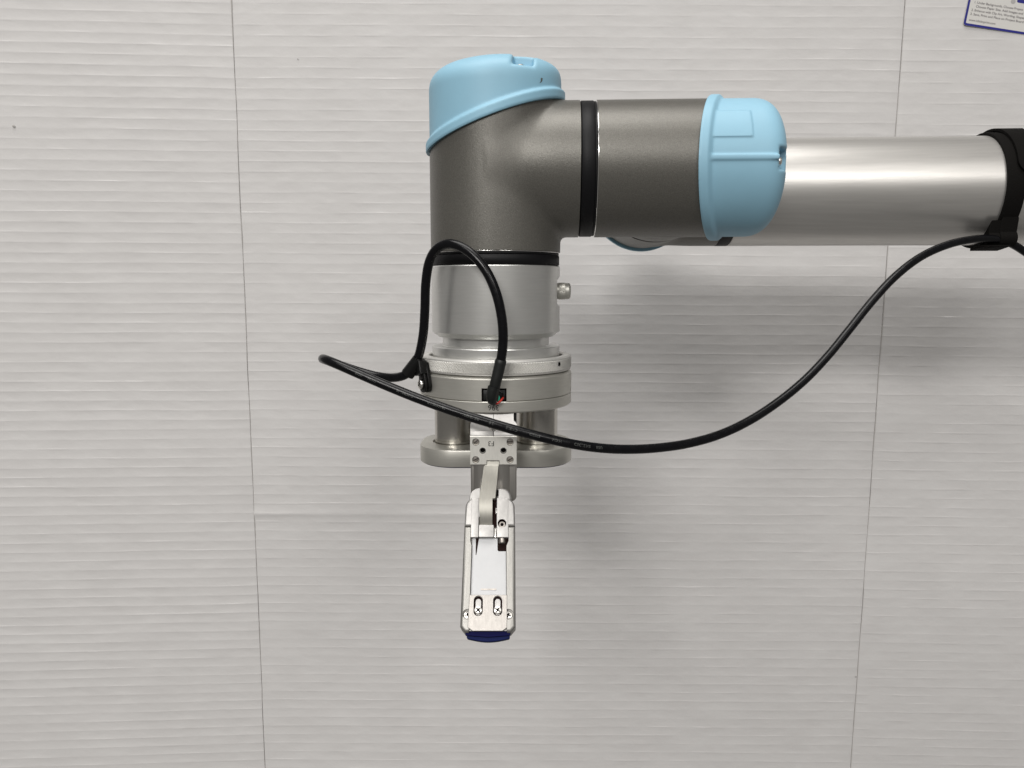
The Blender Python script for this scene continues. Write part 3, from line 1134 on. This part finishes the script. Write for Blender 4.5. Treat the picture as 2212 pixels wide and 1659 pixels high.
# ================================================================== DATA CABLE
cab = thing("data_cable", "thick black data cable looping from the gripper up and across to the forearm strap", "cable",
            (-0.0095, 0.388, -0.0587))
CP = [(-9.5, 389.0, -57.5), (-9.6, 385.0, -54.0), (-8.4, 384.0, -48.0), (-6.5, 384.0, -42.1), (-4.6, 383.0, -33.9), (-3.9, 382.0, -24.5), (-4.6, 382.0, -15.4), (-6.9, 382.0, -4.0), (-11.0, 383.0, 6.2), (-16.9, 385.0, 14.2), (-24.4, 388.0, 20.0), (-32.1, 392.0, 22.7), (-39.2, 398.0, 20.5), (-43.8, 402.0, 13.6), (-45.7, 405.0, 1.8), (-45.7, 407.0, -12.7), (-46.6, 409.0, -25.0), (-49.2, 411.0, -36.3), (-51.6, 412.0, -41.9), (-54.2, 412.0, -45.7), (-58.4, 413.0, -49.1), (-64.9, 418.0, -50.7), (-74.8, 424.0, -50.4), (-85.5, 426.0, -47.5), (-95.2, 424.0, -43.7), (-100.9, 416.0, -40.1), (-101.6, 404.0, -37.7), (-97.2, 393.0, -36.9), (-90.6, 388.0, -38.5), (-79.8, 386.0, -43.0), (-64.4, 384.0, -49.6), (-47.8, 381.0, -56.0), (-27.9, 378.0, -62.8), (-8.7, 375.0, -68.1), (10.1, 374.0, -73.3), (26.3, 376.0, -77.9), (43.0, 381.0, -81.8), (58.1, 388.0, -84.0), (76.3, 396.0, -85.0), (95.4, 405.0, -84.7), (115.1, 414.0, -81.6), (132.6, 422.0, -75.3), (150.7, 431.0, -66.3), (169.4, 440.0, -55.0), (185.7, 449.0, -41.1), (200.5, 457.0, -25.8), (216.1, 466.0, -9.6), (234.0, 476.0, 6.6), (254.5, 487.0, 19.7), (278.3, 497.0, 27.9), (300.6, 505.0, 31.0), (315.7, 510.0, 31.3), (326.8, 513.0, 29.4), (337.7, 514.0, 23.5), (350.2, 514.0, 13.8), (365.1, 512.0, 2.3), (400, 505, -22)]


def smooth_path(cp, sub=8, relax=3):
    P = np.array(cp, dtype=float)
    for _ in range(relax):
        Q = P.copy()
        Q[1:-1] = .25 * P[:-2] + .5 * P[1:-1] + .25 * P[2:]
        P = Q * .5 + P * .5
    out = []
    n = len(P)
    for i in range(n - 1):
        p0, p1, p2, p3 = P[max(i - 1, 0)], P[i], P[i + 1], P[min(i + 2, n - 1)]
        for k in range(sub):
            t = k / sub
            out.append(.5 * ((2 * p1) + (-p0 + p2) * t + (2 * p0 - 5 * p1 + 4 * p2 - p3) * t * t + (-p0 + 3 * p1 - 3 * p2 + p3) * t ** 3))
    out.append(P[-1])
    return np.array(out)


def sweep(name, P, R, seg=24, caps=True):
    """parallel-transport tube; returns mesh and frames"""
    n = len(P)
    R = np.full(n, R) if np.isscalar(R) else np.asarray(R)
    T = np.gradient(P, axis=0)
    T /= np.linalg.norm(T, axis=1)[:, None]
    N = np.zeros_like(P)
    a = np.array([1.0, 0, 0]) if abs(T[0][0]) < .9 else np.array([0, 0, 1.0])
    N[0] = np.cross(T[0], a); N[0] /= np.linalg.norm(N[0])
    for i in range(1, n):
        w = N[i - 1] - T[i] * (N[i - 1] @ T[i])
        N[i] = w / np.linalg.norm(w)
    B = np.cross(T, N)
    v, f = [], []
    for i in range(n):
        for k in range(seg):
            t = 2 * math.pi * k / seg
            v.append(P[i] + R[i] * (N[i] * math.cos(t) + B[i] * math.sin(t)))
    for i in range(n - 1):
        for k in range(seg):
            k2 = (k + 1) % seg
            f.append((i * seg + k, i * seg + k2, (i + 1) * seg + k2, (i + 1) * seg + k))
    if caps:
        f.append(tuple(range(seg))[::-1])
        f.append(tuple((n - 1) * seg + k for k in range(seg)))
    return recalc(pts_mesh(name, v, f))


CP = [tuple(np.array(p) * (1 - 14.0 * min(1.0, max(0.0, (p[0] - 190) / 110.0)) / p[1])) for p in CP]
PATH = smooth_path(CP)
RC = 2.45
finish("cable_jacket", sweep("cable_jacket", PATH, RC), M_['cable'], cab, angle=60)
# heat-shrink sleeve at the plug end
i0, i1 = 3, 30
SP = PATH[i0:i1]
rs = np.linspace(2.72, 2.95, len(SP))
rs[-1] = 2.6
finish("shrink_sleeve", sweep("shrink_sleeve", SP, rs), M_['sleeve'], cab, angle=60)
SP2 = np.array([(-9.3, 384.2, -50.6), (-9.9, 384.4, -53), (-10.4, 385.0, -56), (-10.0, 386.6, -58.0), (-9.2, 389.2, -59.5)])
SP2 = smooth_path([tuple(x) for x in SP2], 6, 0)
r2 = np.interp(np.linspace(0, 1, len(SP2)), [0, .3, .7, 1], [2.9, 2.75, 2.5, 1.3])
finish("shrink_sleeve", sweep("shrink_sleeve", SP2, r2), M_['sleeve'], cab, angle=60)
# plug and the bare wires at the socket
plug = prism("plug", rect(-14.9, -3.4, -58.7, -53.2), 36.0, 41.7, frame((0, AY, 0), X, Zx, (0, -1, 0)), .5)
finish("plug", plug, M_['sleeve'], cab)
gw = [(-7.4, 390.5, -55.6), (-7.0, 387.8, -55.6), (-6.6, 387.6, -56.6), (-6.9, 388.0, -57.8), (-8.0, 388.6, -58.2)]
finish("green_wire", sweep("green_wire", smooth_path(gw, 6, 0), .45, 12), M_['green'], cab)
rw = [(-4.6, 390.6, -57.0), (-5.2, 388.9, -57.6), (-6.2, 387.9, -58.6), (-7.6, 387.8, -59.5), (-8.4, 388.2, -59.7)]
finish("red_wire", sweep("red_wire", smooth_path(rw, 6, 0), .55, 12), M_['red'], cab)
bw = [(-7.0, 390.0, -53.6), (-6.0, 388.6, -53.8), (-4.8, 388.8, -54.8), (-4.6, 390.6, -56.2)]
finish("black_wire", sweep("black_wire", smooth_path(bw, 6, 0), .5, 12), M_['cable'], cab)

# print on the jacket, running back along the cable (reads upside down)
seg_len = np.linalg.norm(np.diff(PATH, axis=0), axis=1)
S_ = np.concatenate([[0], np.cumsum(seg_len)])


def at_x(xv, lo=200):
    """arc length of the return run at world x"""
    idx = [i for i in range(lo, len(PATH)) if PATH[i][0] > xv]
    return S_[idx[0]]


def cable_text(body, x_start, size, phi_deg, mat, wfac=1.0):
    v, f = text_mesh("t", body, size, align='LEFT')
    s0 = at_x(x_start)
    out = []
    for x, y, _ in v:
        s = s0 - x * wfac
        P = np.array([np.interp(s, S_, PATH[:, k]) for k in range(3)])
        P2 = np.array([np.interp(s + .5, S_, PATH[:, k]) for k in range(3)])
        T = (P2 - P) / np.linalg.norm(P2 - P)
        up = np.array([0, 0, 1.0]) - T * T[2]
        up /= np.linalg.norm(up)
        nr = np.cross(T, up)
        if nr[1] > 0:
            nr = -nr
        a = math.radians(phi_deg) - y / RC
        out.append(P + (RC + .03) * (nr * math.cos(a) + up * math.sin(a)))
    return finish("printed_lettering", pts_mesh("printed_lettering", out, f), mat, cab, smooth=False)


for body, xs in (("USB", 43.5), ("SHIELDED", 37.0), ("HIGH", 22.6), ("SPEED", 12.8), ("CABLE", 2.6), ("2.0", -9.2), ("REVISION", -16.4), ("28AWG/1P", -33.5), ("E107801-M", -50.5), ("AWM", -69.5), ("2725", -76.0)):
    cable_text(body, xs, 2.0, 14, M_['grey_print'], 1.0)

# ================================================================== CABLE CLIP
clip = thing("cable_clip", "black plastic loop clip screwed to the left side of the gripper, holding the cable", "cable clip",
             (-0.0471, 0.4148, -0.052))
cn = Vector((-.84, -.54, 0)).normalized()
ctg = Vector((.54, -.84, 0)).normalized()
ctr = Vector((AX, AY, -52.2)) + cn * 42.9
MCf = frame(ctr, ctg, Zx, cn)
for lay, (h0, h1) in enumerate(((0.0, 1.9), (2.1, 3.6))):
    poly = []
    for k in range(15):
        t = math.radians(180 + 180 * k / 14)
        poly.append((4.1 * math.cos(t) + .6 * (1 - lay), 4.1 * math.sin(t) - .6))
    poly += [(3.4 - lay * .8, 4.5), (1.0 - 1.4 * lay, 11.6), (-3.4, 12.0), (-4.3, 5.0)]
    finish("clip_tongue", prism("clip_tongue", poly, h0, h1, MCf, .35, 2, 'caps'), M_['clip'], clip)
finish("washer", lathe("washer", [(0, 3.6), (3.0, 3.6), (3.0, 4.3), (0, 4.3)], frame(ctr + Vector((0, 0, -.2)), ctg, Zx, cn), 32), M_['clip'], clip)
phillips("clip_screw", tuple(ctr + cn * 4.4 + Vector((0, 0, -.2))), cn, Zx, 2.55, M_['screw'], clip, 1.1, 'cross', .6)
ii = [i for i in range(len(PATH)) if i < 200 and PATH[i][2] < -39.5 and PATH[i][0] < -48 and PATH[i][0] > -57.5]
LP = PATH[ii[0]:ii[-1] + 1]
ax = LP[-1] - LP[0]
LP2 = np.array([LP[0] + ax * t for t in np.linspace(-.05, 1.0, 8)]) + np.array([.8, 0, 0])
finish("clip_loop", sweep("clip_loop", LP2, 3.7, 32), M_['clip'], clip)
finish("clip_web", prism("clip_web", [(-3.8, 4), (2.6, 6), (1.0, 12.5), (-1.5, 13.5), (-6, 11.0), (-6.5, 6.2)], 1.0, 6.0, MCf, .8, 3, 'caps'), M_['clip'], clip)

# ================================================================== STRAP
stp = thing("hook_and_loop_strap", "black hook-and-loop strap wrapped around the forearm tube, tying the cable to it", "strap",
            (0.318, 0.526, 0.0264))
MS = frame(along(OC, -OC[0]), (-YA[0], -YA[1], 0), (0, 0, 1), XA)      # local x towards camera, local y up, z along the arm
finish("strap_band", lathe("strap_band", [(35.55, 310.5), (37.2, 310.3), (37.5, 310.9), (37.5, 320.9), (37.2, 321.5), (35.55, 321.3), (35.55, 310.5)], MS, 128), M_['strap'], stp)
v, f = [], []
NA = 40
for i in range(NA + 1):
    a = math.radians(150 - 138 * i / NA)
    e = i / NA
    x0 = 315.5 + 1.6 * math.sin(e * 3) + (3.5 * max(0, (e - .93) / .07) ** 2)
    x1 = 336.0 - 10.0 * min(1.0, max(0.0, (e - .43) / .31)) - (4.0 * max(0, (e - .93) / .07) ** 2)
    lift = 37.6 + .9 * math.sin(math.pi * min(1, e * 1.6)) + .5 * (1 - e)
    for r in (lift, lift + 1.6):
        for x in (x0, x1):
            v.append((r * math.cos(a), r * math.sin(a), x))
for i in range(NA):
    b, c = 4 * i, 4 * i + 4
    f += [(b, c, c + 1, b + 1), (b + 2, b + 3, c + 3, c + 2), (b, b + 2, c + 2, c), (b + 1, c + 1, c + 3, b + 3)]
f += [(0, 1, 3, 2), (4 * NA, 4 * NA + 2, 4 * NA + 3, 4 * NA + 1)]
finish("strap_end", recalc(pts_mesh("strap_end", xf(MS, v), f)), M_['strap'], stp)
# lower gather of the strap around the cable
cy_, cz_ = 28.4, 30.0 - OC[2]
hull = []
for k in range(19):
    t = math.radians(-140 + 190 * k / 18)
    hull.append((cy_ + 5.0 * math.cos(t), cz_ + 5.2 * math.sin(t)))
hull += [(33.0, -19.5), (26.5, -26.5), (18.5, -33.5), (19.5, -38.0)]
for (x0, x1, sc) in ((304.5, 311.5, .84), (310.8, 321.8, 1.0)):
    hp = [(cy_ + (a - cy_) * sc, cz_ + (b - cz_) * sc) for a, b in hull]
    finish("strap_gather", prism("strap_gather", hp, x0, x1, MS, 1.9, 4, 'caps'), M_['strap'], stp)
fl = [(cy_ - 9, cz_ - 7.5), (cy_ + 4.5, cz_ - 5.5), (cy_ + 4.5, cz_ - 4.2), (cy_ - 9, cz_ - 4.4)]
finish("strap_tail", prism("strap_tail", fl, 299.5, 317, MS, .3, 2), M_['strap'], stp)
